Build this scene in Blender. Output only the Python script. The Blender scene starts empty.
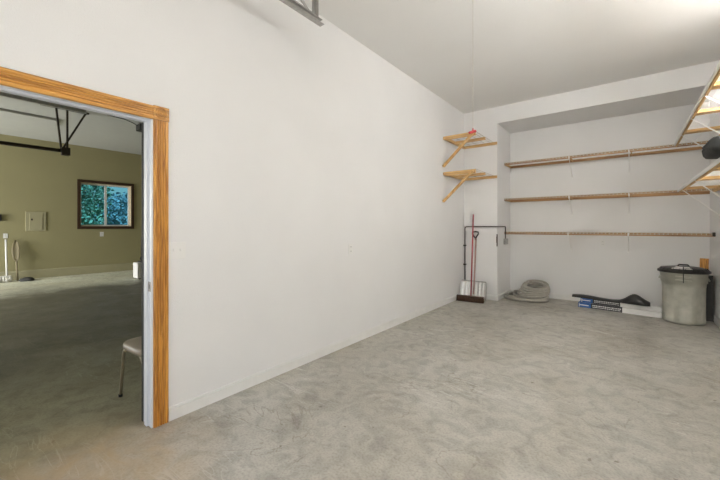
import bpy, bmesh, math, random
from mathutils import Vector, Matrix
random.seed(7)
S = bpy.context.scene
COL = S.collection

# ------------------------------------------------------------------ materials
def new_mat(name):
    m = bpy.data.materials.new(name); m.use_nodes = True
    nt = m.node_tree
    return m, nt, nt.nodes['Principled BSDF']

def plain(name, col, rough=.6, metal=0., bump=0., bscale=200., var=0., vscale=6., spec=.5):
    m, nt, b = new_mat(name)
    b.inputs['Base Color'].default_value = (*col, 1); b.inputs['Roughness'].default_value = rough
    b.inputs['Metallic'].default_value = metal; b.inputs['Specular IOR Level'].default_value = spec
    tc = nt.nodes.new('ShaderNodeTexCoord')
    if var:
        n = nt.nodes.new('ShaderNodeTexNoise'); n.inputs['Scale'].default_value = vscale; n.inputs['Detail'].default_value = 5
        nt.links.new(tc.outputs['Object'], n.inputs['Vector'])
        r = nt.nodes.new('ShaderNodeValToRGB')
        r.color_ramp.elements[0].position = .3; r.color_ramp.elements[1].position = .7
        r.color_ramp.elements[0].color = (*[c*(1-var) for c in col], 1)
        r.color_ramp.elements[1].color = (*[min(1, c*(1+var)) for c in col], 1)
        nt.links.new(n.outputs['Fac'], r.inputs['Fac']); nt.links.new(r.outputs['Color'], b.inputs['Base Color'])
    if bump:
        n = nt.nodes.new('ShaderNodeTexNoise'); n.inputs['Scale'].default_value = bscale; n.inputs['Detail'].default_value = 3
        nt.links.new(tc.outputs['Object'], n.inputs['Vector'])
        bp = nt.nodes.new('ShaderNodeBump'); bp.inputs['Strength'].default_value = bump; bp.inputs['Distance'].default_value = .01
        nt.links.new(n.outputs['Fac'], bp.inputs['Height']); nt.links.new(bp.outputs['Normal'], b.inputs['Normal'])
    return m

def wood(name, dark, light, axis='z', fine=60., rough=.5):
    m, nt, b = new_mat(name)
    tc = nt.nodes.new('ShaderNodeTexCoord'); mp = nt.nodes.new('ShaderNodeMapping')
    sc = [fine]*3; sc['xyz'.index(axis)] = fine*.05
    mp.inputs['Scale'].default_value = sc
    nt.links.new(tc.outputs['Object'], mp.inputs['Vector'])
    n = nt.nodes.new('ShaderNodeTexNoise'); n.inputs['Scale'].default_value = 1; n.inputs['Detail'].default_value = 6
    n.inputs['Distortion'].default_value = .6
    nt.links.new(mp.outputs['Vector'], n.inputs['Vector'])
    r = nt.nodes.new('ShaderNodeValToRGB'); r.color_ramp.elements[0].position = .35; r.color_ramp.elements[1].position = .62
    r.color_ramp.elements[0].color = (*dark, 1); r.color_ramp.elements[1].color = (*light, 1)
    nt.links.new(n.outputs['Fac'], r.inputs['Fac']); nt.links.new(r.outputs['Color'], b.inputs['Base Color'])
    b.inputs['Roughness'].default_value = rough
    return m

def concrete():
    m, nt, b = new_mat('concrete_floor')
    N = nt.nodes.new; L = nt.links.new
    tc = N('ShaderNodeTexCoord')
    def noise(scale, detail=6, dist=0., sc=None):
        n = N('ShaderNodeTexNoise'); n.inputs['Scale'].default_value = scale; n.inputs['Detail'].default_value = detail
        n.inputs['Distortion'].default_value = dist
        if sc:
            mp = N('ShaderNodeMapping'); mp.inputs['Scale'].default_value = sc
            L(tc.outputs['Object'], mp.inputs['Vector']); L(mp.outputs['Vector'], n.inputs['Vector'])
        else: L(tc.outputs['Object'], n.inputs['Vector'])
        return n.outputs['Fac']
    def ramp(fac, stops):
        r = N('ShaderNodeValToRGB'); e = r.color_ramp.elements
        while len(e) < len(stops): e.new(.5)
        for k, (p, c) in enumerate(stops):
            e[k].position = p; e[k].color = (c, c, c, 1) if isinstance(c, (int, float)) else (*c, 1)
        L(fac, r.inputs['Fac']); return r.outputs['Color']
    def mix(kind, fac, a, c):
        x = N('ShaderNodeMix'); x.data_type = 'RGBA'; x.blend_type = kind
        for sock, v in ((x.inputs[0], fac), (x.inputs[6], a), (x.inputs[7], c)):
            if isinstance(v, (int, float)): sock.default_value = v
            elif isinstance(v, tuple): sock.default_value = (*v, 1)
            else: L(v, sock)
        return x.outputs[2]
    base = ramp(noise(1.1, 8, .6), [(.28, (.37, .34, .285)), (.5, (.435, .415, .365)), (.72, (.495, .48, .435))])
    c = mix('MULTIPLY', 1., base, ramp(noise(7, 8, 1.2), [(.3, .74), (.55, 1.), (.8, 1.10)]))
    c = mix('MULTIPLY', .8, c, ramp(noise(70, 4), [(.25, .68), (.5, 1.), (.8, 1.15)]))
    # pale trowel scuffs and scratches
    scr = ramp(noise(1.0, 7, 2.5, (1.2, 5., 1)), [(.565, 0.), (.585, 1.), (.605, 0.)])
    c = mix('MIX', mix('MULTIPLY', 1., scr, ramp(noise(.9, 3), [(.46, 0.), (.60, .8)])), c, (.62, .61, .57))
    # hairline cracks and dark scrapes
    crk = ramp(noise(1.6, 9, .9), [(.494, 0.), (.5, 1.), (.506, 0.)])
    c = mix('MIX', mix('MULTIPLY', 1., crk, ramp(noise(1.3, 4), [(.5, 0.), (.6, .65)])), c, (.20, .17, .13))
    # small dark chips
    chips = ramp(noise(13, 3), [(.70, 0.), (.74, .75)])
    c = mix('MIX', chips, c, (.17, .14, .11))
    # slab of the bigger garage: greenish dirt, with its dimness and daylight painted in
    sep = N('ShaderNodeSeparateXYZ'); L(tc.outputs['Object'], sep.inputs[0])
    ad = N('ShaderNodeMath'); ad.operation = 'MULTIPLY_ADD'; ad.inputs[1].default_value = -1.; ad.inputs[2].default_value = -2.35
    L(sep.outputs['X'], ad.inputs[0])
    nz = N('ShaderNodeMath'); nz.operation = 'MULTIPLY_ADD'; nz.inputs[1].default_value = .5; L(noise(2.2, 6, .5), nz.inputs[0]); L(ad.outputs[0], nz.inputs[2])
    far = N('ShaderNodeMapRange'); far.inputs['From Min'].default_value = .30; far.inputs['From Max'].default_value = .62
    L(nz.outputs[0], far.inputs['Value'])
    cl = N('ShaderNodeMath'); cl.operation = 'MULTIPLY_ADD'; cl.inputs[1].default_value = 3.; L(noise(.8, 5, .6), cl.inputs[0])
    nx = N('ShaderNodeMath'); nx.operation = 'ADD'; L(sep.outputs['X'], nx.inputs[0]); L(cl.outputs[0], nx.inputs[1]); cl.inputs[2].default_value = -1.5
    lit_strip = N('ShaderNodeMapRange'); lit_strip.inputs['From Min'].default_value = -9.0; lit_strip.inputs['From Max'].default_value = -10.6  # daylight on the floor by the far wall, painted as a paler strip
    L(nx.outputs[0], lit_strip.inputs['Value'])
    # greenish dirt, darkened in colour for the dim middle of the garage
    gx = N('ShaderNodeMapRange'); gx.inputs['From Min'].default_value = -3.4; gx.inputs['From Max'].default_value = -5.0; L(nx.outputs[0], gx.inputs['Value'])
    dirt_shade = mix('MIX', gx.outputs[0], (.80, .79, .62), (.33, .325, .27))
    slab = mix('MIX', lit_strip.outputs[0], dirt_shade, (1.75, 1.82, 1.68))
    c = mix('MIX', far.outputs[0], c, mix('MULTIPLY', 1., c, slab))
    # brown tracked-in stain by the doorway
    mp = N('ShaderNodeMapping'); mp.inputs['Location'].default_value = (2.15, -.55, 0); mp.inputs['Scale'].default_value = (.95, 1.1, 1)
    L(tc.outputs['Object'], mp.inputs['Vector'])
    ln = N('ShaderNodeVectorMath'); ln.operation = 'LENGTH'; L(mp.outputs[0], ln.inputs[0])
    st = ramp(ln.outputs['Value'], [(.12, 1.), (.80, 0.)])
    st2 = mix('MULTIPLY', 1., st, ramp(noise(3.5, 7, .8), [(.35, .35), (.6, .95)]))
    c = mix('MIX', st2, c, (.47, .34, .19))
    L(c, b.inputs['Base Color'])
    L(ramp(noise(2.4, 6), [(.3, .42), (.7, .62)]), b.inputs['Roughness'])
    b.inputs['Specular IOR Level'].default_value = .45
    bp = N('ShaderNodeBump'); bp.inputs['Strength'].default_value = .25; bp.inputs['Distance'].default_value = .004
    L(noise(22, 6), bp.inputs['Height']); L(bp.outputs['Normal'], b.inputs['Normal'])
    return m

M = {}
M['wall'] = plain('white_wall_paint', (.83, .822, .808), .75, bump=.25, bscale=140, var=.018, vscale=1.6)
M['ceil'] = plain('white_ceiling_paint', (.86, .85, .825), .85, bump=.3, bscale=110, var=.015, vscale=1.2)
M['base'] = plain('baseboard_paint', (.82, .81, .78), .45, var=.03, vscale=9)
M['beige'] = plain('olive_beige_wall_paint', (.36, .325, .175), .8, bump=.2, bscale=120, var=.03, vscale=1.3)
M['beige_base'] = plain('beige_curb_paint', (.42, .385, .24), .7, var=.05, vscale=4)
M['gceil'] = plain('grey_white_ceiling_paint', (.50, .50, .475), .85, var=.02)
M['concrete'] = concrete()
M['oakz'] = wood('oak_casing_upright', (.30, .11, .018), (.68, .33, .065), 'z', 90, .38)
M['oaky'] = wood('oak_casing_level', (.34, .14, .03), (.70, .36, .085), 'y', 90, .38)
M['pinex'] = wood('pine_along_x', (.47, .27, .10), (.72, .47, .20), 'x', 45, .55)
M['piney'] = wood('pine_along_y', (.47, .27, .10), (.74, .49, .21), 'y', 45, .55)
M['pinez'] = wood('pine_brace', (.50, .29, .10), (.76, .50, .21), 'z', 40, .55)
M['ledger'] = wood('brown_pine_ledger', (.26, .12, .045), (.50, .29, .12), 'x', 40, .55)
M['jamb'] = plain('white_gloss_jamb', (.80, .83, .88), .3)
M['wire'] = plain('white_coated_wire', (.90, .89, .86), .35)
M['wiredark'] = plain('greyed_coated_wire', (.42, .38, .33), .4)
M['wirelip'] = plain('grey_coated_shelf_wire', (.62, .58, .50), .4)
M['steel'] = plain('galvanised_steel', (.42, .41, .39), .4, .7, var=.15, vscale=25)
M['dsteel'] = plain('dark_steel', (.06, .05, .04), .5, .5)
M['brass'] = plain('dull_metal', (.35, .33, .3), .35, .9)
M['plate'] = plain('white_plastic_plate', (.84, .83, .80), .35)
M['slot'] = plain('dark_slot', (.05, .05, .05), .6)
M['black'] = plain('black_plastic', (.022, .021, .02), .45, var=.3, vscale=12)
M['bag'] = plain('black_nylon', (.018, .019, .018), .7, bump=.4, bscale=30)
M['can'] = plain('grey_can_plastic', (.44, .435, .375), .5, var=.12, vscale=9, bump=.15, bscale=40)
M['tube'] = plain('grey_hose_rubber', (.40, .38, .33), .55, var=.08, vscale=20)
M['red'] = plain('red_painted_pole', (.36, .05, .06), .4, var=.2, vscale=20)
M['redp'] = plain('red_plastic', (.42, .012, .02), .5)
M['alu'] = plain('brushed_aluminium', (.80, .79, .76), .3, .7, var=.08, vscale=30)
M['shaft'] = plain('weathered_shaft', (.40, .25, .22), .5, var=.2, vscale=30)
M['bristle'] = plain('brown_bristles', (.085, .045, .025), .9, bump=1., bscale=180, var=.4, vscale=60)
M['boxwhite'] = plain('white_carton', (.80, .79, .77), .6, var=.06, vscale=14)
M['boxblue'] = plain('blue_carton_print', (.03, .11, .33), .5, var=.25, vscale=30)
M['boxblack'] = plain('black_carton_print', (.03, .03, .035), .5)
M['brown'] = plain('dark_brown_window_trim', (.055, .028, .014), .5, var=.2, vscale=20)
M['cream'] = plain('cream_window_return', (.62, .50, .33), .6)
M['vinyl'] = plain('white_window_vinyl', (.90, .91, .92), .4)
M['seat'] = plain('taupe_vinyl', (.36, .30, .235), .45, var=.05, vscale=8)
M['chairleg'] = plain('tan_enamel_tube', (.42, .37, .27), .35, .4)
M['cord'] = plain('pale_cord', (.66, .62, .55), .7)
M['mop'] = plain('pale_mop_yarn', (.72, .70, .62), .9, bump=.6, bscale=90)
M['tan'] = plain('tan_painted_metal', (.40, .34, .22), .6)
M['rubber'] = plain('dark_rubber', (.03, .03, .028), .7)
M['ground'] = plain('gravel_drive', (.32, .31, .29), .9, var=.15, vscale=3)
M['grass'] = plain('grass_ground', (.10, .17, .05), .9, var=.3, vscale=5)
M['leafd'] = plain('dark_leaves', (.035, .10, .035), .6, var=.4, vscale=3)
M['leafl'] = plain('light_leaves', (.12, .235, .17), .6, var=.4, vscale=3)
M['leafb'] = plain('blue_spruce_needles', (.13, .23, .27), .6, var=.3, vscale=3)
M['bark'] = plain('bark', (.10, .065, .04), .9, var=.3, vscale=10)
M['house'] = plain('white_lap_siding', (.62, .63, .62), .7)
def emit(name, col, s):
    m, nt, b = new_mat(name); b.inputs['Base Color'].default_value = (.9, .9, .9, 1)
    b.inputs['Emission Color'].default_value = (*col, 1); b.inputs['Emission Strength'].default_value = s
    return m
M['lamp'] = emit('lit_fluorescent_tube', (1., .98, .95), 10)  # glowing tubes of the added fill lights, here and below
M['lamp2'] = emit('lit_short_tube', (1., .985, .965), 96)
M['batten_up'] = emit('lit_batten_up_tube', (1., .98, .955), 24)
M['batten'] = emit('lit_batten_tube', (1., .975, .945), 115)
M['uplamp'] = emit('lit_uplight_tube', (1., .99, .97), 92)
def glass():
    m = bpy.data.materials.new('tinted_window_glass'); m.use_nodes = True; nt = m.node_tree
    nt.nodes.clear(); o = nt.nodes.new('ShaderNodeOutputMaterial')
    t = nt.nodes.new('ShaderNodeBsdfTransparent'); t.inputs[0].default_value = (.46, .74, .86, 1)
    g = nt.nodes.new('ShaderNodeBsdfGlossy'); g.inputs['Roughness'].default_value = .03
    f = nt.nodes.new('ShaderNodeFresnel'); f.inputs[0].default_value = 1.45
    x = nt.nodes.new('ShaderNodeMixShader')
    nt.links.new(f.outputs[0], x.inputs[0]); nt.links.new(t.outputs[0], x.inputs[1]); nt.links.new(g.outputs[0], x.inputs[2])
    nt.links.new(x.outputs[0], o.inputs[0]); return m
M['glass'] = glass()

# ------------------------------------------------------------------ mesh helpers
class B:
    def __init__(s): s.bm = bmesh.new()
    def box(s, x0, x1, y0, y1, z0, z1, mi=0, bev=0., seg=2):
        r = bmesh.ops.create_cube(s.bm, size=1, matrix=Matrix.Translation(((x0+x1)/2, (y0+y1)/2, (z0+z1)/2)) @ Matrix.Diagonal((abs(x1-x0), abs(y1-y0), abs(z1-z0), 1)))
        vs = r['verts']; fs = {f for v in vs for f in v.link_faces}
        for f in fs: f.material_index = mi
        if bev:
            es = {e for v in vs for e in v.link_edges}
            rr = bmesh.ops.bevel(s.bm, geom=list(es), offset=bev, segments=seg, affect='EDGES', profile=.5)
            for f in rr['faces']: f.material_index = mi
        return s
    def bar(s, a, b, w, h, up=(0, 0, 1), mi=0, bev=0.):
        """rectangular bar from a to b, width w across, height h along up"""
        a = Vector(a); b = Vector(b); d = (b-a); L = d.length; d.normalize()
        up = Vector(up)
        if abs(d.dot(up)) > .99: up = Vector((1, 0, 0))
        x = d.cross(up).normalized(); z = x.cross(d).normalized()
        m = Matrix((x, d, z)).transposed().to_4x4(); m.translation = (a+b)/2
        r = bmesh.ops.create_cube(s.bm, size=1, matrix=m @ Matrix.Diagonal((w, L, h, 1)))
        for f in {f for v in r['verts'] for f in v.link_faces}: f.material_index = mi
        if bev: bmesh.ops.bevel(s.bm, geom=list({e for v in r['verts'] for e in v.link_edges}), offset=bev, segments=2, affect='EDGES', profile=.5)
        return s
    def tube(s, pts, r, n=8, mi=0, cap=True, closed=False):
        pts = [Vector(p) for p in pts]; rings = []
        N = len(pts); prev = None
        for i, p in enumerate(pts):
            if closed: d = (pts[(i+1) % N]-pts[i-1])
            else: d = (pts[min(i+1, N-1)]-pts[max(i-1, 0)])
            d.normalize()
            if prev is None:
                u = d.orthogonal().normalized()
            else:
                u = (prev - d*prev.dot(d))
                u = u.normalized() if u.length > 1e-6 else d.orthogonal().normalized()
            prev = u; v = d.cross(u)
            rr = r[i] if isinstance(r, (list, tuple)) else r
            rings.append([s.bm.verts.new(p+(u*math.cos(2*math.pi*k/n)+v*math.sin(2*math.pi*k/n))*rr) for k in range(n)])
        for i in range(N if closed else N-1):
            A = rings[i]; C = rings[(i+1) % N]
            for k in range(n):
                f = s.bm.faces.new((A[k], A[(k+1) % n], C[(k+1) % n], C[k])); f.smooth = True; f.material_index = mi
        if cap and not closed:
            s.bm.faces.new(rings[0][::-1]).material_index = mi; s.bm.faces.new(rings[-1]).material_index = mi
        return s
    def lathe(s, prof, c=(0, 0, 0), n=40, mi=0, fn=None):
        rings = []
        for (r, z) in prof:
            ring = []
            for k in range(n):
                a = 2*math.pi*k/n; q = fn(a, z) if fn else 1.
                ring.append(s.bm.verts.new((c[0]+math.cos(a)*r*q, c[1]+math.sin(a)*r*q, c[2]+z)))
            rings.append(ring)
        for A, C in zip(rings, rings[1:]):
            for k in range(n):
                f = s.bm.faces.new((A[k], A[(k+1) % n], C[(k+1) % n], C[k])); f.smooth = True; f.material_index = mi
        s.bm.faces.new(rings[0][::-1]).material_index = mi; s.bm.faces.new(rings[-1]).material_index = mi
        return s
    def prism(s, poly, axis, a, b, mi=0, smooth=False):
        """extrude 2D poly between a and b along axis; poly coordinates are the other two axes in order"""
        def P(p, t):
            l = list(p); l.insert('xyz'.index(axis), t); return l
        A = [s.bm.verts.new(P(p, a)) for p in poly]; C = [s.bm.verts.new(P(p, b)) for p in poly]
        n = len(poly)
        for k in range(n):
            f = s.bm.faces.new((A[k], A[(k+1) % n], C[(k+1) % n], C[k])); f.material_index = mi; f.smooth = smooth
        s.bm.faces.new(A[::-1]).material_index = mi; s.bm.faces.new(C).material_index = mi
        return s
    def obj(s, name, mats, parent=None, label=None, loc=None):
        bmesh.ops.recalc_face_normals(s.bm, faces=s.bm.faces)
        me = bpy.data.meshes.new(name); s.bm.to_mesh(me); s.bm.free()
        for m in (mats if isinstance(mats, (list, tuple)) else [mats]): me.materials.append(M[m])
        o = bpy.data.objects.new(name, me); COL.objects.link(o)
        if parent:
            # meshes are written in world coordinates; put the mesh in its parent's frame
            o.parent = parent; me.transform(WM[parent.name].inverted())
        if label: o['label'] = label
        return o
WM = {}
def thing(name, label, cat, loc=(0, 0, 0), group=None, rz=0.):
    o = bpy.data.objects.new(name, None); COL.objects.link(o); o.empty_display_size = .1
    o.location = loc; o.rotation_euler = (0, 0, rz)
    WM[o.name] = Matrix.Translation(loc) @ Matrix.Rotation(rz, 4, 'Z')
    if label: o['label'] = label
    if cat: o['category'] = cat
    if group: o['group'] = group
    return o
def reg(o): WM[o.name] = WM[o.parent.name] if o.parent else Matrix.Identity(4); return o
def tag(o, label, cat, group=None):
    o['label'] = label; o['category'] = cat
    if group: o['group'] = group
    return o
def struct(o): o['kind'] = 'structure'; return o

# ------------------------------------------------------------------ dimensions
XL, XR = -2.48, .945          # left and right walls of the bay
YF, YS, YB = -1.6, 6.36, 7.22  # front (garage door) wall, face of the stub wall, back wall of the alcove
XS = -1.865                   # side of the stub wall
ZC = 3.495                    # ceiling
ZSOF = 3.20
XFAR, ZG = -12.1, 3.61       # far wall and ceiling of the neighbouring garage
GY0, GY1 = -4.2, 7.5
T = .125

# ------------------------------------------------------------------ room shell
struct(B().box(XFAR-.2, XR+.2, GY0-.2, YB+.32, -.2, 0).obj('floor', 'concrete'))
# walls of the bay
DY0, DY1, DZ = .085, .935, 2.065   # rough opening of the doorway
b = B()
b.box(XL-T, XL, GY0, DY0, 0, ZG+.1); b.box(XL-T, XL, DY1, YB+.12, 0, ZG+.1); b.box(XL-T, XL, DY0, DY1, DZ, ZG+.1)
for f in b.bm.faces:
    f.normal_update()
    if f.normal.x < -.5: f.material_index = 1
struct(b.obj('wall_left', ['wall', 'beige']))
struct(B().box(XR, XR+.15, YF, YB+.12, 0, ZC+.2).obj('wall_right', 'wall'))
struct(B().box(XL, XR, YB, YB+.15, 0, ZC+.2).obj('wall_back', 'wall'))
struct(B().box(XL, XS, YS, YB, 0, ZC).obj('wall_stub', 'wall'))
struct(B().box(XS, XR, YS, YB, ZSOF, ZC).obj('wall_soffit', 'wall'))
b = B()
b.box(XL, -2.2, YF-.15, YF, 0, ZC+.2); b.box(.72, XR+.15, YF-.15, YF, 0, ZC+.2); b.box(-2.2, .72, YF-.15, YF, 3.0, ZC+.2)
struct(b.obj('wall_front', 'wall'))
struct(B().box(XL, XR, YF, YB, ZC, ZC+.2).obj('ceiling', 'ceil'))
# neighbouring garage
WY0, WY1, WZ0, WZ1 = 2.66, 3.90, 1.35, 2.59
b = B(); x0, x1 = XFAR-.2, XFAR
b.box(x0, x1, GY0, WY0, 0, ZG+.1); b.box(x0, x1, WY1, GY1+.15, 0, ZG+.1)
b.box(x0, x1, WY0, WY1, 0, WZ0); b.box(x0, x1, WY0, WY1, WZ1, ZG+.1)
struct(b.obj('wall_far', 'beige'))
struct(B().box(XFAR, XL-T, GY1, GY1+.15, 0, ZG+.1).obj('wall_north', 'beige'))
b = B()
b.box(XFAR, -11.9, GY0-.15, GY0, 0, ZG+.1); b.box(-9.0, XL, GY0-.15, GY0, 0, ZG+.1); b.box(-11.9, -9.0, GY0-.15, GY0, 2.6, ZG+.1)
struct(b.obj('wall_south', 'beige'))
struct(B().box(XFAR, XL-T, GY0, GY1, ZG, ZG+.1).obj('ceiling', 'gceil'))
struct(B().box(-10.05, -9.45, GY0, 1.72, ZG-.05, ZG).obj('trim_1', 'gceil'))   # shallow boxed beam on the garage ceiling
# garage curb
b = B(); b.prism([(XFAR, 0), (XFAR+.035, 0), (XFAR+.03, .20), (XFAR+.012, .225), (XFAR, .225)], 'y', GY0, GY1)
struct(b.obj('baseboard_far', 'beige_base'))

# baseboards (with an eased top edge)
def bb_poly(x, d): return [(x, 0), (x+d*.013, 0), (x+d*.013, .076), (x+d*.004, .078), (x+d*.004, .083), (x+d*.012, .085), (x+d*.009, .092), (x, .093)]
b = B(); b.prism(bb_poly(XL, 1), 'y', 1.021, YS); b.prism(bb_poly(XL, 1), 'y', YF, -.012)
struct(b.obj('baseboard_left', 'base'))
b = B(); b.prism(bb_poly(XR, -1), 'y', YF, YB); struct(b.obj('baseboard_right', 'base'))
b = B(); b.prism(bb_poly(YS, -1), 'x', XL+.013, XS); struct(b.obj('baseboard_stub', 'base'))
b = B(); b.prism(bb_poly(YB, -1), 'x', XS, XR-.013); b.prism(bb_poly(XS, 1), 'y', YS, YB-.013)
struct(b.obj('baseboard_back', 'base'))

# ------------------------------------------------------------------ doorway: jamb, stop, fluted oak casing, corner block
door = thing('door_1', None, None, (XL, .5, 0)); struct(door)
JY0, JY1, JZ = .105, .915, 2.045
b = B(); xa, xb = XL-T-.003, XL+.004
b.box(xa, xb, JY1, DY1, 0, DZ); b.box(xa, xb, DY0, JY0, 0, DZ); b.box(xa, xb, JY0, JY1, JZ, DZ)
b.obj('jamb', 'jamb', door)
b = B(); xa, xb = XL-.085, XL-.045
b.box(xa, xb, JY1-.012, JY1, 0, JZ); b.box(xa, xb, JY0, JY0+.012, 0, JZ); b.box(xa, xb, JY0+.012, JY1-.012, JZ-.012, JZ)
b.obj('door_stop', 'jamb', door)
B().box(XL-T-.022, XL-T-.003, JY1-.006, JY1+.05, 0, JZ).obj('weatherstrip', 'rubber', door, 'dark weatherstrip')  # dark strip along the far edge of the jamb
def flute_poly(w):
    """face profile across the casing (position, thickness)"""
    pts = [(0, 0), (0, .012), (.004, .016), (.012, .018)]
    n = 4; a = .016; e = w-.016; st = (e-a)/n
    for k in range(n):
        c = a+st*k
        for j in range(6):
            t = j/5; pts.append((c+st*(.14+.72*t), .018-.006*math.sin(math.pi*t)))
    pts += [(w-.012, .018), (w-.004, .016), (w, .012), (w, 0)]
    return pts
CW = .093; cy = .925
def xp(t): return XL+t
b = B(); b.prism([(xp(t), cy+p) for p, t in flute_poly(CW)], 'z', 0, 2.042)
b.obj('casing', 'oakz', door)
b = B(); b.prism([(xp(t), -.010+p+.012*0) for p, t in flute_poly(CW)], 'z', 0, 2.042)
b.obj('casing', 'oakz', door)
b = B(); b.prism([(xp(t), 2.044+p) for p, t in flute_poly(.089)], 'y', .083, cy)
b.obj('casing', 'oaky', door)
for y0 in (cy-.002, -.012):
    b = B(); yc = y0+.0475; zc = 2.091
    b.box(XL, XL+.021, y0, y0+.097, 2.043, 2.136, bev=.003)
    def ring(r0, r1, x):
        n = 28
        A = []
        for (r, xx) in ((r0-.003, x-.004), (r0, x), (r1, x), (r1+.003, x-.004)):
            A.append([b.bm.verts.new((xx, yc+math.cos(2*math.pi*k/n)*r, zc+math.sin(2*math.pi*k/n)*r)) for k in range(n)])
        for P, Q in zip(A, A[1:]):
            for k in range(n): b.bm.faces.new((P[k], P[(k+1) % n], Q[(k+1) % n], Q[k])).smooth = True
    ring(.031, .037, XL+.028); ring(.016, .022, XL+.028)
    b.tube([(XL+.018, yc, zc), (XL+.026, yc, zc), (XL+.029, yc, zc)], [.010, .009, .003], 14)
    b.obj('corner_block', 'oaky', door)
b = B(); b.box(XL-.044, XL-.008, JY1-.0015, JY1+.001, .90, .965, bev=.0006); b.box(XL-.034, XL-.020, JY1-.002, JY1, .918, .947, mi=1)
b.obj('strike_plate', ['brass', 'slot'], door)

# ------------------------------------------------------------------ window of the neighbouring garage
win = thing('window_1', None, None, (XFAR, (WY0+WY1)/2, WZ0)); struct(win)
x = XFAR
b = B(); t = .075
b.box(x, x+.022, WY0-t, WY0, WZ0-t, WZ1+t, bev=.003); b.box(x, x+.022, WY1, WY1+t, WZ0-t, WZ1+t, bev=.003)
b.box(x, x+.022, WY0, WY1, WZ1, WZ1+t, bev=.003); b.box(x, x+.030, WY0, WY1, WZ0-t, WZ0, bev=.003)
b.obj('window_trim', 'brown', win)
b = B(); e = .006
b.box(x-.14, x, WY0, WY0+e, WZ0, WZ1); b.box(x-.14, x, WY1-e, WY1, WZ0, WZ1); b.box(x-.14, x, WY0+e, WY1-e, WZ1-e, WZ1); b.box(x-.14, x, WY0+e, WY1-e, WZ0, WZ0+e)
b.obj('window_return', 'cream', win)
b = B(); xa, xb = x-.19, x-.13; f = .045; ym = (WY0+WY1)/2
b.box(xa, xb, WY0, WY0+f, WZ0, WZ1, bev=.004); b.box(xa, xb, WY1-f, WY1, WZ0, WZ1, bev=.004)
b.box(xa, xb, WY0+f, WY1-f, WZ1-f, WZ1, bev=.004); b.box(xa, xb, WY0+f, WY1-f, WZ0, WZ0+f, bev=.004)
b.box(xa+.005, xb+.005, ym-.028, ym+.028, WZ0+f, WZ1-f, bev=.004)
b.obj('window_frame', 'vinyl', win)
for (a, c, dx) in ((WY0+f, ym-.028, 0), (ym+.028, WY1-f, .012)):
    B().box(xa+.02+dx, xa+.026+dx, a, c, WZ0+f, WZ1-f).obj('window_pane', 'glass', win)

# ------------------------------------------------------------------ wall plates
def plate(name, label, cat, pos, nrm, kind, w=.075, h=.118, n=1, group=None, mat='plate'):
    px, py, pz = pos
    rz = {'+x': 0, '-y': -math.pi/2, '-x': math.pi, '+y': math.pi/2}[nrm]
    o = thing(name, label, cat, pos, group, rz)
    W = WM[o.name]
    def place(bb, nm, m):
        bb.bm.transform(W); return bb.obj(nm, m, o)
    place(B().box(0, .006, -w/2, w/2, -h/2, h/2, bev=.002), 'cover_plate', mat)
    for k in range(n):
        yy = (k-(n-1)/2)*.046
        if kind == 'switch':
            place(B().box(.004, .014, yy-.005, yy+.005, -.004, .016, bev=.001), 'toggle', mat)
        elif kind == 'outlet':
            for dz in (-.024, .024):
                q = B().box(.005, .0078, yy-.017, yy+.017, dz-.015, dz+.015, bev=.001)
                q.box(.0075, .0085, yy-.008, yy-.0055, dz-.006, dz+.007, mi=1); q.box(.0075, .0085, yy+.0055, yy+.008, dz-.006, dz+.007, mi=1)
                place(q, 'socket', [mat, 'slot'])
    return o
plate('light_switch', 'white double light switch plate on white wall beside oak door casing', 'light switch', (XL, 1.077, 1.165), '+x', 'switch', .118, .118, 2)
plate('wall_outlet', 'small white outlet plate halfway along the long white left wall', 'outlet', (XL, 2.97, 1.08), '+x', 'outlet', .07, .115)
plate('wall_outlet', 'white outlet under the lowest alcove shelf on the back wall', 'outlet', (-.356, YB, 1.05), '-y', 'outlet', .07, .115)
plate('wall_outlet', 'white outlet below the window in the olive garage', 'outlet', (XFAR, 3.15, 1.12), '+x', 'outlet', .09, .13)
plate('wall_outlet', 'outlet above the mop and shovel on olive garage wall', 'outlet', (XFAR, 1.19, 1.11), '+x', 'outlet', .08, .12)
tag(B().box(XFAR, XFAR+.05, 1.02, 1.12, 1.48, 1.64, bev=.006).obj('wall_box', 'black'), 'small black box at left edge of the olive garage wall', 'control box')

# electrical panel
p = thing('electrical_panel', 'flat electrical panel painted like the olive garage wall', 'electrical panel', (XFAR, 1.74, 1.225))
B().box(XFAR, XFAR+.018, 1.545, 1.935, 1.225, 1.725, bev=.004).obj('panel_frame', 'beige_base', p)
d = reg(B().box(XFAR+.016, XFAR+.026, 1.62, 1.865, 1.26, 1.69, bev=.003).obj('panel_door', 'beige_base', p))
B().box(XFAR+.025, XFAR+.033, 1.645, 1.675, 1.50, 1.545, bev=.002).obj('latch', 'dsteel', d)

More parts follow.
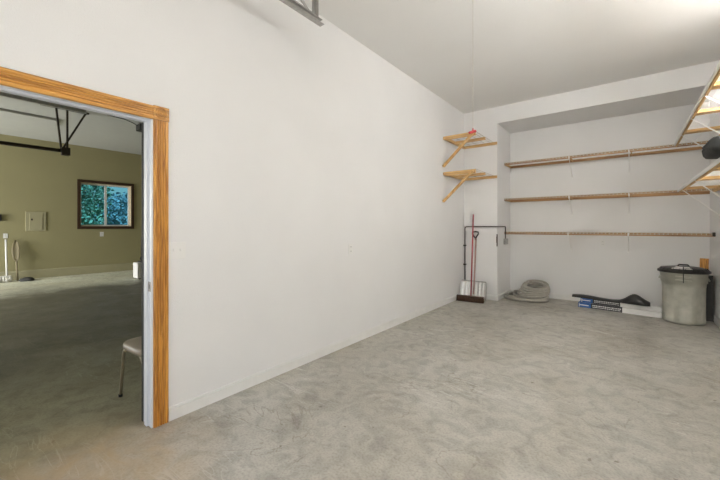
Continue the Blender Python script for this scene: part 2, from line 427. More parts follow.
# ------------------------------------------------------------------ shelves
def wire_deck(b, x0, x1, y0, y1, z, along, front, lip=.028, step=.0254, r=.0016):
    """ventilated wire deck: close cross wires, long rails, wires turned down at the front edge"""
    if along == 'x':
        n = int((x1-x0)/step)
        for k in range(n+1):
            xx = x0+.01+k*(x1-x0-.02)/n
            yb = y1 if front == y0 else y0
            b.tube([(xx, yb, z), (xx, front, z), (xx, front, z-lip)], r, 4)
        for yy, zz in ((y0, z-.003), (y1, z-.003), ((y0+y1)/2, z-.003), (front, z-lip)):
            b.tube([(x0, yy, zz), (x1, yy, zz)], .003, 6)
    else:
        n = int((y1-y0)/step)
        for k in range(n+1):
            yy = y0+.01+k*(y1-y0-.02)/n
            xb = x1 if front == x0 else x0
            b.tube([(xb, yy, z), (front, yy, z), (front, yy, z-lip)], r, 4)
        for xx, zz in ((x0, z-.003), (x1, z-.003), ((x0+x1)/2, z-.003), (front, z-lip)):
            b.tube([(xx, y0, zz), (xx, y1, zz)], .003, 6)

# three long shelves of the alcove
YSH = 6.79
names = ['long slatted wood and wire shelf high on alcove back wall, topmost of three',
         'long slatted wood and wire shelf on alcove back wall, middle of three',
         'long wood and wire shelf on alcove back wall, lowest of three']
for k, (z, bx) in enumerate(((2.548, (-.805, 0.0)), (1.872, (-.805, 0.0)), (1.242, (-.82, -.01)))):
    sh = thing('wall_shelf', names[k], 'shelf', (XS, YB, z), 'long shelves in the alcove')
    zt = z-.008
    B().box(XS+.002, XR-.002, YB-.022, YB-.001, zt-.042, zt).obj('ledger', 'ledger', sh, )
    B().box(XS+.002, (XR if k == 2 else XR)-.002, YSH+.004, YSH+.022, zt-(.036 if k < 2 else .040), zt).obj('front_rail', 'ledger', sh)
    for xx in (XS+.012, -.80, .03):
        B().box(xx-.009, xx+.009, YSH+.022, YB-.022, zt-.034, zt).obj('cross_slat', 'piney', sh)
    b = B(); wire_deck(b, XS+.003, XR-.003, YSH, YB-.004, z, 'x', YSH, step=.05, r=.0016)
    n = int((XR-XS)/.05)
    for q in range(n): b.tube([(XS+.02+q*.05, YSH-.002, z+.002), (XS+.02+q*.05, YSH-.002, z-.030)], .006, 6)
    b.obj('wire_deck', 'wirelip', sh)
    for xx in bx:
        b = B(); b.tube([(xx, YSH+.002, z-.045), (xx, YSH+.012, z-.05), (xx, YB-.03, z-.30), (xx, YB-.004, z-.315)], .005, 6)
        b.box(xx-.008, xx+.008, YB-.004, YB, z-.345, z-.29); b.box(xx-.009, xx+.009, YSH-.004, YSH+.002, z-.055, z-.005)
        b.obj('brace', 'wire', sh)
    if k == 2:
        B().box(XR-.03, XR-.001, YSH-.02, YSH+.02, z-.045, z+.012, bev=.004).obj('end_bracket', 'dsteel', sh)

# two long shelves on the right wall
def right_shelf(z, xf, label, y0, ys, yb):
    sh = thing('wall_shelf', label, 'shelf', (XR, y0, z), 'long shelves on the right wall')
    zt = z-.008; y1 = YSH-.02
    B().box(xf+.006, xf+.022, y0, y1, zt-.036, zt).obj('front_rail', 'piney', sh)
    B().box(XR-.022, XR-.001, y0, y1, zt-.042, zt).obj('ledger', 'piney', sh)
    B().box(xf-.008, xf+.004, y0, y1, z-.030, z+.004, bev=.002).obj('front_edge', 'wire', sh, 'white metal front edge')
    for yy in ys:
        B().box(xf+.026, XR-.022, yy-.055, yy+.055, zt-.032, zt-.001).obj('cross_slat', 'pinex', sh)
    b = B(); wire_deck(b, xf, XR-.004, y0, y1, z, 'y', xf, r=.0011)
    b.obj('wire_deck', 'wire', sh)
    for yy in yb:
        b = B(); b.tube([(xf+.002, yy, z-.035), (xf+.012, yy, z-.045), (XR-.02, yy, z-.40), (XR-.003, yy, z-.41)], .006, 6)
        b.box(XR-.004, XR, yy-.009, yy+.009, z-.44, z-.385)
        b.obj('brace', 'wire', sh)
right_shelf(2.54, .526, 'upper slatted shelf with white edge on the right wall near ceiling', 1.6, (2.4, 3.25, 4.09, 4.95, 5.87), (2.5, 3.5, 4.30, 5.12, 5.97))
right_shelf(1.868, .560, 'lower slatted shelf with white edge on the right wall', 1.6, (2.4, 3.3, 4.27, 5.10, 6.25), (2.5, 3.6, 5.14, 6.30))

# two short corner shelves with timber braces
def corner_shelf(z, zb, label):
    sh = thing('corner_shelf', label, 'shelf', (XL, YS, z), 'short braced shelves in the left corner')
    y0 = 5.42; xo = -1.93; h = .06
    B().box(XL+.002, XS, YS-.036, YS-.001, z-h*.75, z).obj('ledger', 'pinex', sh)
    B().box(XL+.002, XL+.036, y0, YS-.038, z-h*.75, z).obj('ledger', 'piney', sh)
    B().box(XL+.038, xo, y0, y0+.036, z-h, z).obj('front_rail', 'pinex', sh)
    B().box(XL+.038, xo, (y0+YS)/2-.03, (y0+YS)/2+.03, z-.04, z).obj('cross_slat', 'pinex', sh)
    b = B()
    for xx in (xo, xo-.055, xo-.15, xo-.3, xo-.42):
        b.tube([(xx-.004, y0+.01, z+.004), (xx-.004, YS-.01, z+.004)], .004, 6)
    for k in range(7): b.tube([(XL+.03, y0+.05+k*.155, z+.009), (xo, y0+.05+k*.155, z+.009)], .002, 4)
    b.obj('wire_deck', 'wiredark', sh)
    b = B(); b.bar((XL+.015, y0-.02, zb+.02), (xo-.03, y0-.02, z-.03), .034, .045, up=(0, 1, 0))
    b.obj('brace', 'pinez', sh)
    return sh
corner_shelf(2.862, 2.33, 'short timber shelf with diagonal brace in left corner, upper one')
corner_shelf(2.258, 1.74, 'short timber shelf with diagonal brace in left corner, lower one')

# ------------------------------------------------------------------ black conduit around the stub wall
c = thing('wall_pipe', 'dark pipe running up the corner and across the stub wall', 'pipe', (XL+.03, YS-.03, 0))
xw = XL+.028; yw = YS-.026
b = B(); pts = [(xw, yw, .30), (xw, yw, 1.30), (xw+.004, yw, 1.325), (xw+.03, yw, 1.338), (XS+.0, yw, 1.338), (XS+.022, yw, 1.338), (XS+.026, yw+.02, 1.338), (XS+.026, 6.76, 1.338), (XS+.026, 6.78, 1.32), (XS+.026, 6.78, 1.02)]
b.tube(pts, .010, 10); b.obj('pipe_run', 'dsteel', c)
b = B(); b.tube([(xw, yw, 0), (xw, yw, .30)], .017, 10); b.tube([(xw, yw, .28), (xw, yw, .33)], .026, 10)
b.obj('pipe_foot', 'plate', c, 'white lower pipe fitting')
B().box(XS+.002, XS+.045, 6.74, 6.90, 1.0, 1.11, bev=.004).obj('junction_box', 'steel', c)
for zz in (.62, .98):
    B().box(XL+.001, XL+.05, yw-.02, yw+.02, zz-.012, zz+.012, bev=.003).obj('pipe_clip', 'dsteel', c)
b = B(); b.box(XS-.012, XS+.008, YS-.010, YS, .98, 1.20, bev=.003); b.tube([(XS-.002, YS-.008, 1.17), (XS-.002, YS-.035, 1.15), (XS-.002, YS-.035, 1.05), (XS-.002, YS-.008, 1.03)], .006, 8)
tag(b.obj('wall_bracket', 'dsteel'), 'small dark metal bracket on the outer edge of the stub wall', 'bracket')

# ------------------------------------------------------------------ push broom
o = thing('push_broom', 'push broom with red pole and dark brown bristles against stub wall', 'broom', (-2.215, 5.965, 0))
pa = Vector((-2.45, 5.94, 0)); pb = Vector((-1.985, 5.995, 0)); dr = (pb-pa).normalized(); nr = Vector((-dr.y, dr.x, 0))
b = B(); b.bar(pa+Vector((0, 0, .092)), pb+Vector((0, 0, .092)), .058, .032, bev=.006); b.obj('broom_block', 'brown', o)
b = B()
for k in range(46):
    for j in range(4):
        q = pa.lerp(pb, .01+.98*k/45)+nr*((j-1.5)*.013)
        b.tube([q+Vector((0, 0, .08)), q+nr*((j-1.5)*.007+random.uniform(-.003, .003))+dr*random.uniform(-.005, .005)+Vector((0, 0, .002))], [.0042, .0055], 5)
b.obj('bristles', 'bristle', o)
b = B(); b.tube([(-2.205, 5.975, .095), (-2.295, 6.345, 1.565)], .0125, 12); b.obj('pole', 'red', o)

# snow shovel
o = thing('snow_shovel', 'ribbed aluminium snow shovel with black D-grip leaning on the stub wall', 'shovel', (-2.21, 6.1, 0))
zb, zt_ = .03, .345
def sy(z): return 6.07+.25*(z/1.2)
b = B(); nx = 57; cols = []
for i in range(nx):
    u = i/(nx-1); xx = -2.445+.465*u
    rib = .024*max(0, math.cos(u*2*math.pi*7))
    cols.append([b.bm.verts.new((xx, sy(z)+.04*((u-.5)**2)*-4+.04-rib*(1 if z < zt_-.02 else .2), z)) for z in [zb+(zt_-zb)*q/8 for q in range(9)]])
for A, C in zip(cols, cols[1:]):
    for k in range(8): b.bm.faces.new((A[k], C[k], C[k+1], A[k+1])).smooth = True
bl = b.obj('blade', 'alu', o); md = bl.modifiers.new('thick', 'SOLIDIFY'); md.thickness = .003
b = B(); b.tube([(-2.445, sy(zb), zb), (-2.445, sy(zt_)-.004, zt_-.02), (-2.43, sy(zt_)-.004, zt_+.004), (-1.995, sy(zt_)-.004, zt_+.004), (-1.98, sy(zt_)-.004, zt_-.02), (-1.98, sy(zb), zb)], .007, 8)
b.obj('blade_rim', 'steel', o)
b = B(); b.tube([(-2.20, sy(.12)-.01, .12), (-2.205, sy(.36), .36), (-2.235, 6.32, 1.12)], [.012, .014, .0135], 12); b.obj('shaft', 'shaft', o)
b = B(); cxg, zg = -2.28, 1.19
pts = [(-2.245, 6.320, 1.09), (-2.247, 6.322, 1.12), (-2.275, 6.324, 1.155), (-2.305, 6.325, 1.20), (-2.305, 6.326, 1.235), (-2.250, 6.327, 1.245), (-2.195, 6.326, 1.235), (-2.195, 6.325, 1.20), (-2.225, 6.324, 1.155), (-2.245, 6.322, 1.115)]
b.tube(pts, .013, 8); b.obj('grip', 'black', o)

# ------------------------------------------------------------------ coiled grey hose
b = B(); pts = []
def loop(cx, cy_, z, rx, ry, a0, a1, tx=0., ty=0., dz=0., n=44):
    for k in range(n):
        t = k/n; a = a0+(a1-a0)*t
        x_ = cx+math.cos(a)*rx; y_ = cy_+math.sin(a)*ry
        pts.append((x_, y_, z+dz*t+(x_-cx)*tx+(y_-cy_)*ty))
P2 = 2*math.pi
loop(-1.490, 6.80, .025, .36, .26, 2.6, 2.6+P2, dz=.02)
loop(-1.470, 6.83, .055, .33, .25, 2.6, 2.6+P2, dz=.03, ty=.10)
loop(-1.420, 6.86, .095, .28, .24, 2.6, 2.6+P2, dz=.03, tx=.05, ty=.12)
loop(-1.380, 6.88, .135, .25, .23, 2.6, 2.6+P2, dz=.03, tx=.06, ty=.16)
loop(-1.360, 6.89, .175, .23, .22, 2.6, 2.6+P2, dz=.03, tx=.04, ty=.20)
loop(-1.355, 6.90, .215, .215, .21, 2.6, 2.6+P2, dz=.03, tx=0, ty=.24)
loop(-1.350, 6.90, .255, .20, .195, 2.6, 2.6+P2, dz=.015, tx=0., ty=.27)
loop(-1.350, 6.90, .255, .155, .15, 2.6, 2.6+P2*.95, dz=.0, tx=0., ty=.27)
# ribbing: alternate radius
fine = []
for a, c_ in zip(pts, pts[1:]):
    for j in range(3):
        fine.append(Vector(a).lerp(Vector(c_), j/3))
rad = [.0225 if i % 2 else .0205 for i in range(len(fine))]
b.tube(fine, rad, 10)
tag(b.obj('coiled_hose', 'tube'), 'pile of coiled grey ribbed hose on floor in the alcove corner', 'hose')

# ------------------------------------------------------------------ cartons and black chute
def carton(name, label, x0, x1, yc, z0, w, h, ang, blue, lens):
    o = thing(name, label, 'carton', ((x0+x1)/2, yc, z0), 'long narrow cartons', ang)
    W = WM[o.name]; L = x1-x0; hx = L/2
    def pl(bb, nm, m, lb=None):
        bb.bm.transform(W); return bb.obj(nm, m, o, lb)
    pl(B().box(-hx, hx, -w/2, w/2, 0, h, bev=.002), 'carton_body', 'boxwhite')
    e = .0012
    pl(B().box(-hx-e, -hx+L*blue, -w/2-e, w/2+e, -e*0+.001, h+e), 'printed_end', 'boxblue', 'blue printed end')
    pl(B().box(-hx+L*blue, -hx+L*lens, -w/2-e, w/2+e, .001, h+e), 'printed_band', 'boxblack', 'black printed band')
    # lines of small pale print on the front face
    q = B(); rnd = random.Random(len(label))
    for row, hh in ((.68, .20), (.34, .14)):
        xx = -hx+L*blue+.02
        while xx < -hx+L*lens-.02:
            ww = rnd.uniform(.008, .022)
            q.box(xx, xx+ww, -w/2-e*2, -w/2-e, h*row-h*hh/2, h*row+h*hh/2); xx += ww+.007
    q.box(-hx+.015, -hx+L*blue-.03, -w/2-e*2, -w/2-e, h*.40, h*.62); q.box(-hx+.01, -hx+.02, -w/2-e*2, -w/2-e, h*.1, h*.9)
    pl(q, 'print', 'boxwhite')
    return o
carton('carton', 'long blue, black and white carton on floor beneath the other carton', -.66, .385, 6.76, 0, .17, .076, -.10, .17, .56)
carton('carton', 'blue, black and white carton lying on top, under black chute', -.63, .385, 6.81, .0775, .16, .068, -.08, .165, .52)
# black plastic chute lying on the cartons: flat tongue that flares into a peaked scoop
b = B(); nx = 40; top = []; bot = []
base_z = .147
for i in range(nx):
    u = i/(nx-1); x_ = -.76+1.01*u
    yc_ = 6.84-.10*u
    w = .075+.055*max(0, (u-.5)/.5)**1.2 if u < .9 else .13*(1-(u-.9)/.1*.35)
    pk = math.exp(-((u-.82)/.115)**2)*.10
    hgt = .034+pk+.012*math.sin(u*9)
    ring = []
    prof = [(-1, 0), (-1.0, .35), (-.75, .8), (-.25, 1), (.25, 1), (.75, .8), (1, .35), (1, 0)]
    for (p, q) in prof:
        ring.append(b.bm.verts.new((x_, yc_+p*w, base_z+q*hgt)))
    top.append(ring)
for A, C in zip(top, top[1:]):
    for k in range(len(A)):
        k2 = (k+1) % len(A); b.bm.faces.new((A[k], A[k2], C[k2], C[k])).smooth = True
b.bm.faces.new(top[0]); b.bm.faces.new(top[-1][::-1])
tag(b.obj('black_chute', 'black'), 'black plastic chute with peaked scoop lying on the cartons', 'plastic chute')

# ------------------------------------------------------------------ trash can
cx, cyy = .60, 6.58
tc_ = thing('trash_can', 'grey plastic trash can with black lid in the right corner', 'trash can', (cx, cyy, 0))
def facet(a, z):
    q = 0.
    for k in range(8):
        d = abs((a-k*math.pi/4+math.pi) % (2*math.pi)-math.pi)
        if d < .25 and .07 < z < .50: q = -.035
    return 1+q
b = B()
b.lathe([(.195, .0), (.215, .004), (.222, .02), (.223, .07), (.224, .072), (.228, .49), (.229, .505), (.233, .56), (.243, .562), (.247, .68), (.252, .682), (.254, .705), (.240, .71)], (cx, cyy, 0), 96, fn=facet)
b.obj('can_body', 'can', tc_)
b = B()
b.lathe([(.243, .722), (.272, .722), (.278, .728), (.278, .748), (.270, .756), (.252, .762), (.240, .776), (.200, .792), (.120, .803), (.05, .806), (.002, .807)], (cx, cyy, -.025), 72)
for k in range(24):
    a = k*2*math.pi/24
    b.tube([(cx+math.cos(a)*.262, cyy+math.sin(a)*.262, .727), (cx+math.cos(a)*.235, cyy+math.sin(a)*.235, .759)], .005, 6)
b.tube([(cx-.06, cyy, .775), (cx-.045, cyy, .80), (cx+.045, cyy, .80), (cx+.06, cyy, .775)], .011, 8)
lid = reg(b.obj('lid', 'black', tc_, 'black ribbed lid'))
va = math.atan2(-cyy, -cx)    # side of the can that faces the camera
def around(r, z, da=0.): return (cx+math.cos(va+da)*r, cyy+math.sin(va+da)*r, z)
# pale sticker on the lid
b = B(); n = 12; A = []; C = []
for k in range(n+1):
    da = -.55+.95*k/n
    A.append(b.bm.verts.new(around(.237, .7565, da))); C.append(b.bm.verts.new(around(.140, .7785, da)))
for k in range(n): b.bm.faces.new((A[k], A[k+1], C[k+1], C[k]))
st = b.obj('sticker', 'plate', lid, 'white sticker'); md = st.modifiers.new('t', 'SOLIDIFY'); md.thickness = .002; md.offset = 0
# front handle with strap, side handles
for s_, nm in ((0, 'handle'), (math.pi/2, 'handle'), (-math.pi/2, 'handle')):
    b = B()
    if s_ == 0:
        hw = .30
        b.tube([around(.240, .60, s_-hw), around(.262, .605, s_-hw*.95)]+[around(.266, .605, s_+hw*(k/5-1)) for k in range(1, 10)]+[around(.262, .605, s_+hw*.95), around(.240, .60, s_+hw)], .010, 8)
        b.tube([around(.246, .655, s_-hw), around(.256, .655, s_-hw*.95)]+[around(.257, .655, s_+hw*(k/5-1)) for k in range(1, 10)]+[around(.246, .655, s_+hw)], .007, 8)
    else:
        hw = .25
        b.tube([around(.238, .64, s_-hw), around(.254, .615, s_-hw*.9), around(.257, .60, s_-hw*.3), around(.257, .60, s_+hw*.3), around(.254, .615, s_+hw*.9), around(.238, .64, s_+hw)], .010, 8)
    b.obj(nm, 'can', tc_)
b = B()
b.tube([around(.06, .795), around(.20, .777), around(.279, .732), around(.283, .71), around(.272, .68), around(.274, .61), around(.262, .575)], .0055, 8)
b.obj('lid_strap', 'black', tc_, 'black strap holding the lid to the front handle')

# timber and dark panel behind the can
b = B(); b.bar((.86, 7.13, 0), (.885, 7.195, .86), .095, .022, up=(0, 1, .0)); tag(b.obj('wood_plank', 'oakz'), 'orange-brown wood plank standing in corner behind the trash can', 'plank')
b = B(); b.bar((.893, 6.86, 0), (.893, 6.90, .64), .12, .075, up=(1, 0, 0)); tag(b.obj('dark_board', 'black'), 'dark board standing between trash can and right wall', 'board')

# black rolled bag overhanging the lower right shelf
b = B()
n = 26
pr = []
x0b, x1b = .46, .93
for i in range(n):
    u = i/(n-1); w = math.sin(min(1, u/.10)*math.pi/2)**.6 if u < .10 else 1.
    w *= (math.sin(min(1, (1-u)/.10)*math.pi/2)**.6 if u > .90 else 1.)
    pr.append((x0b+(x1b-x0b)*u, max(w, .25)))
rings = []
yc_, zc_ = 3.78, 1.870+.072
for (x_, w) in pr:
    ring = []
    for k in range(28):
        a = 2*math.pi*k/28
        ca, sa = math.cos(a), math.sin(a)
        e_ = .55
        ry = .235*w*abs(ca)**e_*(1 if ca > 0 else -1); rz_ = .068*w*abs(sa)**.6*(1 if sa > 0 else -1)
        ring.append(b.bm.verts.new((x_+.004*math.sin(a*5), yc_+ry, zc_+rz_+.003*math.sin(a*7+x_*30))))
    rings.append(ring)
for A, C in zip(rings, rings[1:]):
    for k in range(28): b.bm.faces.new((A[k], A[(k+1) % 28], C[(k+1) % 28], C[k])).smooth = True
b.bm.faces.new(rings[0]); b.bm.faces.new(rings[-1][::-1])
tag(b.obj('black_bag', 'bag'), 'black rounded bag lying on the lower right-wall shelf', 'bag')

# ------------------------------------------------------------------ cord with red release handle
o = thing('release_cord', 'pale cord hanging from ceiling with a red handle at its end', 'cord', (-1.078, 2.97, ZC))
b = B(); b.tube([(-1.078, 2.97, ZC), (-1.078, 2.97, 2.9), (-1.078, 2.97, 2.19)], .0021, 6); b.obj('cord', 'cord', o)
B().tube([(-1.078, 2.97, ZC-.02), (-1.078, 2.97, ZC)], [.012, .025], 10).obj('ceiling_hook', 'steel', o)
b = B(); b.bar((-1.108, 2.952, 2.158), (-1.058, 2.992, 2.176), .022, .022, bev=.005); b.tube([(-1.078, 2.97, 2.17), (-1.078, 2.97, 2.20)], [.008, .005], 8)
b.obj('pull_handle', 'redp', o, 'red pull handle')

# ------------------------------------------------------------------ galvanised door track with hanger, above left
o = thing('door_track', 'galvanised track end hanging below the ceiling above the long white wall', 'door track', (-2.1, 2.1, 3.08))
xt, zt, ye = -2.1, 3.085, 2.13
b = B(); pc = [(0, 0), (.052, 0), (.052, .004), (.004, .004), (.004, .048), (.030, .048), (.030, .052), (0, .052)]
b.prism([(xt-.026+p, zt+q) for p, q in pc], 'y', YF, ye); b.obj('track', 'steel', o)
b = B(); b.box(xt-.030, xt-.026, YF+.2, ye-.02, zt+.052, zt+.085); b.box(xt-.062, xt-.030, YF+.2, ye-.02, zt+.081, zt+.085)
b.obj('angle_rail', 'steel', o)
b = B(); yv = ye-.07
b.box(xt-.034, xt-.030, yv-.02, yv+.02, zt+.01, ZC); b.box(xt-.034, xt+.006, yv+.016, yv+.020, zt+.05, ZC)
b.obj('hanger', 'steel', o)
b = B(); b.bar((xt-.036, yv, zt+.04), (xt-.036, yv-.52, ZC-.005), .004, .03, up=(0, 1, 0)); b.obj('diagonal_strut', 'steel', o)
b = B(); b.tube([(xt-.06, yv, zt+.066), (xt-.02, yv, zt+.066)], .008, 6); b.obj('bolt', 'dsteel', o)

# ------------------------------------------------------------------ neighbouring garage: dark track, hanger, ceiling rail, opener
o = thing('door_track', 'thin dark track hanging on struts in the olive garage', 'door track', (-8.5, 1.6, 2.75))
xt = -8.5; ye = 1.66; zt = 2.75
b = B(); pc = [(0, 0), (.055, 0), (.055, .006), (.006, .006), (.006, .055), (.035, .055), (.035, .062), (0, .062)]
b.prism([(xt+p, zt+q) for p, q in pc], 'y', GY0, ye); b.obj('track', 'dsteel', o)
b = B(); b.bar((xt, 1.50, ZG), (xt, 1.58, zt+.02), .035, .03, up=(0, 1, 0)); b.obj('strut', 'dsteel', o)
b = B(); b.bar((xt+.03, 1.66, ZG), (xt+.03, 1.66, zt-.03), .035, .03, up=(0, 1, 0)); b.obj('strut', 'dsteel', o)
b = B(); b.bar((xt, 1.96, ZG), (xt, 1.60, zt+.08), .035, .03, up=(0, 1, 0)); b.obj('diagonal_strut', 'dsteel', o)
b = B(); b.bar((xt, 1.28, ZG-.015), (xt, 2.0, ZG-.015), .05, .03); b.obj('ceiling_angle', 'dsteel', o)
b = B(); b.box(xt-.03, xt+.07, 1.57, 1.70, zt-.05, zt+.10, bev=.006); b.obj('track_bracket', 'dsteel', o)
b = B(); pc = [(-8.28, ZG-.085), (-8.22, ZG-.085), (-8.22, ZG-.075), (-8.262, ZG-.075), (-8.262, ZG), (-8.28, ZG)]
b.prism(pc, 'y', GY0, 1.9); tag(b.obj('ceiling_rail', 'steel'), 'grey metal rail fixed along the ceiling of the olive garage', 'rail')
o = thing('ceiling_opener', 'small dark motor box on the ceiling of the olive garage beside jamb', 'opener', (-8.3, 2.9, ZG))
B().box(-8.42, -8.18, 2.80, 3.05, ZG-.20, ZG-.06, bev=.015).obj('motor_housing', 'black', o)
for (q, y_) in ((-8.38, 2.86), (-8.22, 2.99)): B().box(q-.02, q+.02, y_-.02, y_+.02, ZG-.07, ZG).obj('mounting_bracket', 'steel', o)
b = B(); b.tube([(-8.3, 2.80, ZG-.10), (-8.3, 2.70, ZG-.06), (-8.3, 2.55, ZG-.02), (-8.3, 2.25, ZG-.008)], .008, 6); b.obj('cable', 'rubber', o)

# ------------------------------------------------------------------ chair beyond the doorway
o = thing('side_chair', 'taupe padded chair with tan tube legs just beyond the doorway', 'chair', (-2.92, 1.125, 0), rz=.06)
W = WM[o.name]
def pl(bb, nm, m, lb=None):
    bb.bm.transform(W); return bb.obj(nm, m, o, lb)
b = B(); n = 48; rg = []
for (sc_, z) in ((.90, .392), (.98, .400), (1.0, .415), (.985, .432), (.93, .445), (.70, .452), (.3, .455)):
    ring = []
    for k in range(n):
        a = 2*math.pi*k/n; ca, sa = math.cos(a), math.sin(a); e_ = .45
        xx = .205*abs(ca)**e_*(1 if ca > 0 else -1)*sc_; yy = .200*abs(sa)**e_*(1 if sa > 0 else -1)*sc_
        xx *= 1-.05*(yy/.2+1)/2
        ring.append(b.bm.verts.new((xx, yy, z)))
    rg.append(ring)
for A, C in zip(rg, rg[1:]):
    for k in range(n): b.bm.faces.new((A[k], A[(k+1) % n], C[(k+1) % n], C[k])).smooth = True
b.bm.faces.new(rg[0]); b.bm.faces.new(rg[-1][::-1]); pl(b, 'seat', 'seat')
b = B(); b.tube([(-.17, -.165, .383), (.17, -.165, .383), (.17, .17, .383), (-.17, .17, .383)], .010, 8, closed=True); pl(b, 'seat_frame', 'chairleg')
for sx in (-1, 1):
    b = B(); b.tube([(sx*.12, -.17, .382), (sx*.150, -.175, .376), (sx*.165, -.175, .35), (sx*.225, -.175, .008)], .011, 10); pl(b, 'leg', 'chairleg')
    b = B(); b.tube([(sx*.225, -.175, .0), (sx*.225, -.175, .02)], .014, 10); pl(b, 'rubber_foot', 'rubber')
    b = B(); b.tube([(sx*.165, .17, .37), (sx*.185, .20, .33), (sx*.215, .245, .008)], .011, 10); pl(b, 'leg', 'chairleg')
    b = B(); b.tube([(sx*.215, .245, .0), (sx*.215, .245, .02)], .014, 10); pl(b, 'rubber_foot', 'rubber')
    b = B(); b.tube([(sx*.175, .165, .36), (sx*.18, .19, .45), (sx*.17, .225, .80)], .011, 10); pl(b, 'back_post', 'chairleg')
b = B(); b.box(-.185, .185, .195, .235, .58, .83, bev=.018, seg=3); pl(b, 'backrest', 'seat')

# ------------------------------------------------------------------ things on the far garage floor
o = thing('floor_machine', 'small beige and black machine on floor near olive garage wall', 'machine', (-9.9, 3.35, 0))
b = B(); b.box(-10.02, -9.72, 3.27, 3.38, .03, .42, bev=.012); b.obj('front_cover', 'boxwhite', o)
b = B(); b.box(-10.05, -9.68, 3.38, 3.68, .03, .45, bev=.02); b.obj('housing', 'black', o)
for (xx, yy) in ((-10.0, 3.33), (-9.75, 3.33), (-10.0, 3.56), (-9.75, 3.56)):
    b = B(); b.tube([(xx-.02, yy, .03), (xx+.02, yy, .03)], .03, 14); b.obj('wheel', 'rubber', o)
b = B(); b.tube([(-9.95, 3.44, .44), (-9.95, 3.44, .95), (-9.95, 3.46, 1.20), (-9.95, 3.52, 1.27), (-9.95, 3.58, 1.24)], .014, 8); b.obj('handle', 'dsteel', o)
b = B(); b.tube([(-9.8, 3.41, .44), (-9.8, 3.36, .52), (-9.8, 3.38, .57), (-9.8, 3.5, .52), (-9.8, 3.52, .44)], .014, 8); b.obj('coiled_lead', 'rubber', o)

o = thing('dust_mop', 'white dust mop leaning on olive garage wall at left edge', 'mop', (XFAR+.25, 1.19, 0))
b = B(); b.tube([(XFAR+.25, 1.19, .12), (XFAR+.06, 1.19, 1.02)], .02, 8); b.obj('pole', 'plate', o)
b = B()
for k in range(30):
    yy = .92+.34*k/29
    b.tube([(XFAR+.26+random.uniform(-.01, .01), yy, .13), (XFAR+.33+random.uniform(-.02, .02), yy+random.uniform(-.01, .01), .07), (XFAR+.36+random.uniform(-.03, .03), yy, .012)], [.012, .014, .010], 6)
b.box(XFAR+.20, XFAR+.28, .91, 1.27, .08, .15, bev=.02)
b.obj('mop_head', 'mop', o)
o = thing('garden_shovel', 'tan shovel leaning blade up on wall right of the mop', 'shovel', (XFAR+.2, 1.34, 0))
b = B(); b.tube([(XFAR+.20, 1.38, .0), (XFAR+.075, 1.36, .75)], .018, 8); b.obj('shaft', 'tan', o)
b = B()
rg = []
for (z, w, dx) in ((.48, .02, .0), (.54, .055, .0), (.66, .075, -.01), (.80, .078, -.012), (.92, .055, -.006), (1.0, .015, .0)):
    xq = XFAR+.20-.155*z+dx+.03
    rg.append([b.bm.verts.new((xq+.02*abs(p)**2-.01, 1.36+p*w, z)) for p in (-1, -.5, 0, .5, 1)])
for A, C in zip(rg, rg[1:]):
    for k in range(4): b.bm.faces.new((A[k], A[k+1], C[k+1], C[k])).smooth = True
q = b.obj('blade', 'tan', o); md = q.modifiers.new('t', 'SOLIDIFY'); md.thickness = .006
b = B(); b.lathe([(.02, 0), (.13, .004), (.14, .03), (.11, .07), (.05, .09), (.01, .092)], (XFAR+.42, 1.53, 0), 24, fn=lambda a, z: 1+.15*math.sin(3*a))
tag(b.obj('dark_bundle', 'rubber'), 'low dark bundle on garage floor beside the mop', 'bundle')

# ------------------------------------------------------------------ added lamps, out of view, that brighten the bay
for (lx, ly) in ((.1, -.9),):  # strip light added behind the camera to lift the bay
    o = thing('ceiling_light', 'fluorescent strip light on the bay ceiling near the garage door', 'ceiling light', (lx, ly, ZC))
    B().box(lx-.62, lx+.62, ly-.03, ly+.03, ZC-.04, ZC, bev=.006).obj('housing', 'plate', o)
    for dy in (-.035, .035):
        B().tube([(lx-.60, ly+dy*1.6, ZC-.06), (lx+.60, ly+dy*1.6, ZC-.06)], .014, 10).obj('tube_lamp', 'lamp2' if ly > 1 else 'lamp', o)

for (lx, ly) in ((.26, 2.35),):  # unseen uplight added to brighten the ceiling
    zz = 2.9
    o = thing('pendant_uplight', 'pendant strip uplight hanging below the bay ceiling', 'pendant light', (lx, ly, ZC))
    B().prism([(ly-.11, zz), (ly+.11, zz), (ly+.15, zz+.06), (ly+.14, zz+.06), (ly+.10, zz+.012), (ly-.10, zz+.012), (ly-.14, zz+.06), (ly-.15, zz+.06)], 'x', lx-.62, lx+.62).obj('trough', 'plate', o)
    for dy in (-.06, .06):
        B().tube([(lx-.60, ly+dy, zz+.04), (lx+.60, ly+dy, zz+.04)], .014, 10).obj('tube_lamp', 'uplamp', o)
    B().tube([(lx-.60, ly, zz-.03), (lx+.60, ly, zz-.03)], .014, 10).obj('tube_lamp', 'lamp2', o)
    for dx in (-.61, .61): B().box(lx+dx-.01, lx+dx+.01, ly-.02, ly+.02, zz-.05, zz+.002).obj('lamp_holder', 'plate', o)
    for dx in (-.5, .5):
        B().tube([(lx+dx, ly, zz+.01), (lx+dx, ly, ZC)], .004, 6).obj('hanging_rod', 'steel', o)

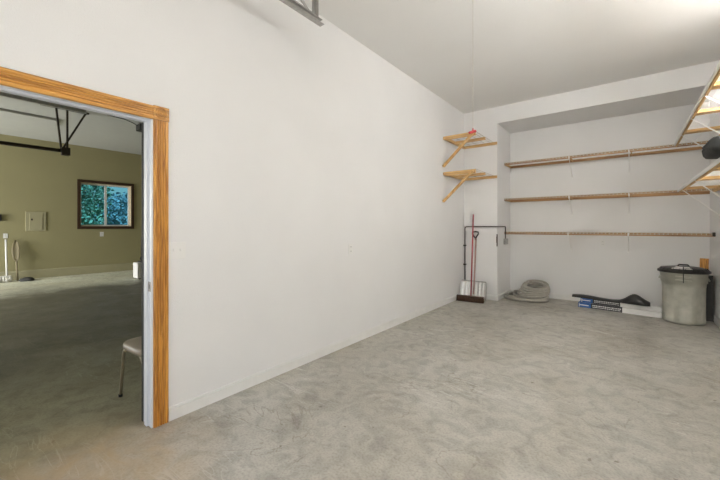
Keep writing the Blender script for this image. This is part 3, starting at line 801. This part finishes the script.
for ly in (4.2,):  # tube light added out of view to brighten the far end
    lx = .80; zz = 2.86
    o = thing('ceiling_light', 'slim double tube light hung from the bay ceiling along the right wall', 'ceiling light', (lx, ly, ZC))
    B().box(lx-.08, lx+.10, ly-.62, ly+.62, zz-.012, zz+.02, bev=.005).obj('housing', 'plate', o)  # widened to keep the added tube's light off the ceiling
    B().tube([(lx, ly-.60, zz-.035), (lx, ly+.60, zz-.035)], .019, 12).obj('tube_lamp', 'batten', o)
    B().tube([(lx, ly-.60, zz+.065), (lx, ly+.60, zz+.065)], .014, 12).obj('tube_lamp', 'batten_up', o)
    for e in (-.61, .61): B().box(lx-.02, lx+.02, ly+e-.012, ly+e+.012, zz-.06, zz+.085).obj('lamp_holder', 'plate', o)
    for e in (-.5, .5): B().tube([(lx, ly+e, zz+.02), (lx, ly+e, ZC)], .004, 6).obj('hanging_rod', 'steel', o)

# ------------------------------------------------------------------ outdoors
struct(B().box(-60, 40, -50, GY0-.2, -.26, -.2).obj('ground', 'ground'))
struct(B().box(-60, XFAR-.2, GY0-.2, 50, -.26, -.2).obj('ground', 'grass'))
def tree(x, y, h, r, mat, label, seed):
    rn = random.Random(seed); o = thing('leafy_tree', label, 'tree', (x, y, -.2))
    b = B(); b.tube([(x, y, -.2), (x+.1, y, h*.4), (x+.05, y+.1, h*.85)], [.16, .12, .04], 10); b.obj('trunk', 'bark', o)
    b = B()
    for k in range(6000):
        u = rn.uniform(-1, 1); a = rn.uniform(0, P2); rr = rn.random()**.4
        s_ = math.sqrt(1-u*u)
        c_ = Vector((x+math.cos(a)*s_*r*rr, y+math.sin(a)*s_*r*rr, h*.55+u*h*.5*rr))
        if c_.z < .1: continue
        d1 = Vector((rn.uniform(-1, 1), rn.uniform(-1, 1), rn.uniform(-1, 1))).normalized(); d2 = d1.orthogonal().normalized()
        L = rn.uniform(.05, .11)
        b.bm.faces.new([b.bm.verts.new(c_+d1*L), b.bm.verts.new(c_+d2*L*.5), b.bm.verts.new(c_-d1*L), b.bm.verts.new(c_-d2*L*.5)])
    b.obj('foliage', mat, o)
tree(-17.5, 3.5, 4.8, 1.4, 'leafl', 'light green leafy tree seen in left pane of the garage window', 1)
tree(-20.5, 6.4, 3.0, 1.5, 'leafb', 'blue-green tree filling the right pane of the garage window', 3)


# ------------------------------------------------------------------ light
w = bpy.data.worlds.new('World'); S.world = w; w.use_nodes = True
nt = w.node_tree; bg = nt.nodes['Background']
sky = nt.nodes.new('ShaderNodeTexSky'); sky.sky_type = 'NISHITA'; sky.sun_disc = False
sky.sun_elevation = math.radians(38); sky.sun_rotation = math.radians(200); sky.air_density = 1.2; sky.dust_density = 1.5
nt.links.new(sky.outputs[0], bg.inputs[0]); bg.inputs[1].default_value = .13
def area(name, loc, rot, sx, sy, power, col):
    l = bpy.data.lights.new(name, 'AREA'); l.shape = 'RECTANGLE'; l.size = sx; l.size_y = sy; l.energy = power; l.color = col
    o = bpy.data.objects.new(name, l); COL.objects.link(o); o.location = loc; o.rotation_euler = rot
    return o
# daylight through the open overhead doors
area('daylight_bay_door', (-.6, YF-.35, .95), (math.radians(135), 0, math.radians(-6)), 2.6, 1.8, 22, (1., .985, .96))
area('daylight_garage_door', (-10.45, GY0-.05, 1.35), (math.radians(66), 0, 0), 2.8, 2.4, 385, (.97, .99, 1.))

sl = bpy.data.lights.new('sun', 'SUN'); sl.energy = 10; sl.angle = math.radians(.6); sl.color = (1, .96, .9)
so = bpy.data.objects.new('sun', sl); COL.objects.link(so); so.location = (30, 6, 33)
so.rotation_euler = Vector((1, .2, 1.1)).to_track_quat('Z', 'Y').to_euler()

# ------------------------------------------------------------------ camera
cd = bpy.data.cameras.new('camera'); cam = bpy.data.objects.new('camera', cd); COL.objects.link(cam)
cd.sensor_width = 36; cd.lens = 341/720*36; cd.shift_y = -13/720; cd.clip_start = .05; cd.clip_end = 200
cam.location = (0, 0, 1.33); cam.rotation_euler = (math.radians(90), 0, math.radians(38.27))
S.camera = cam
S.view_settings.view_transform = 'Standard'; S.view_settings.look = 'None'; S.view_settings.gamma = 1
S.view_settings.use_curve_mapping = False; S.view_settings.exposure = .38
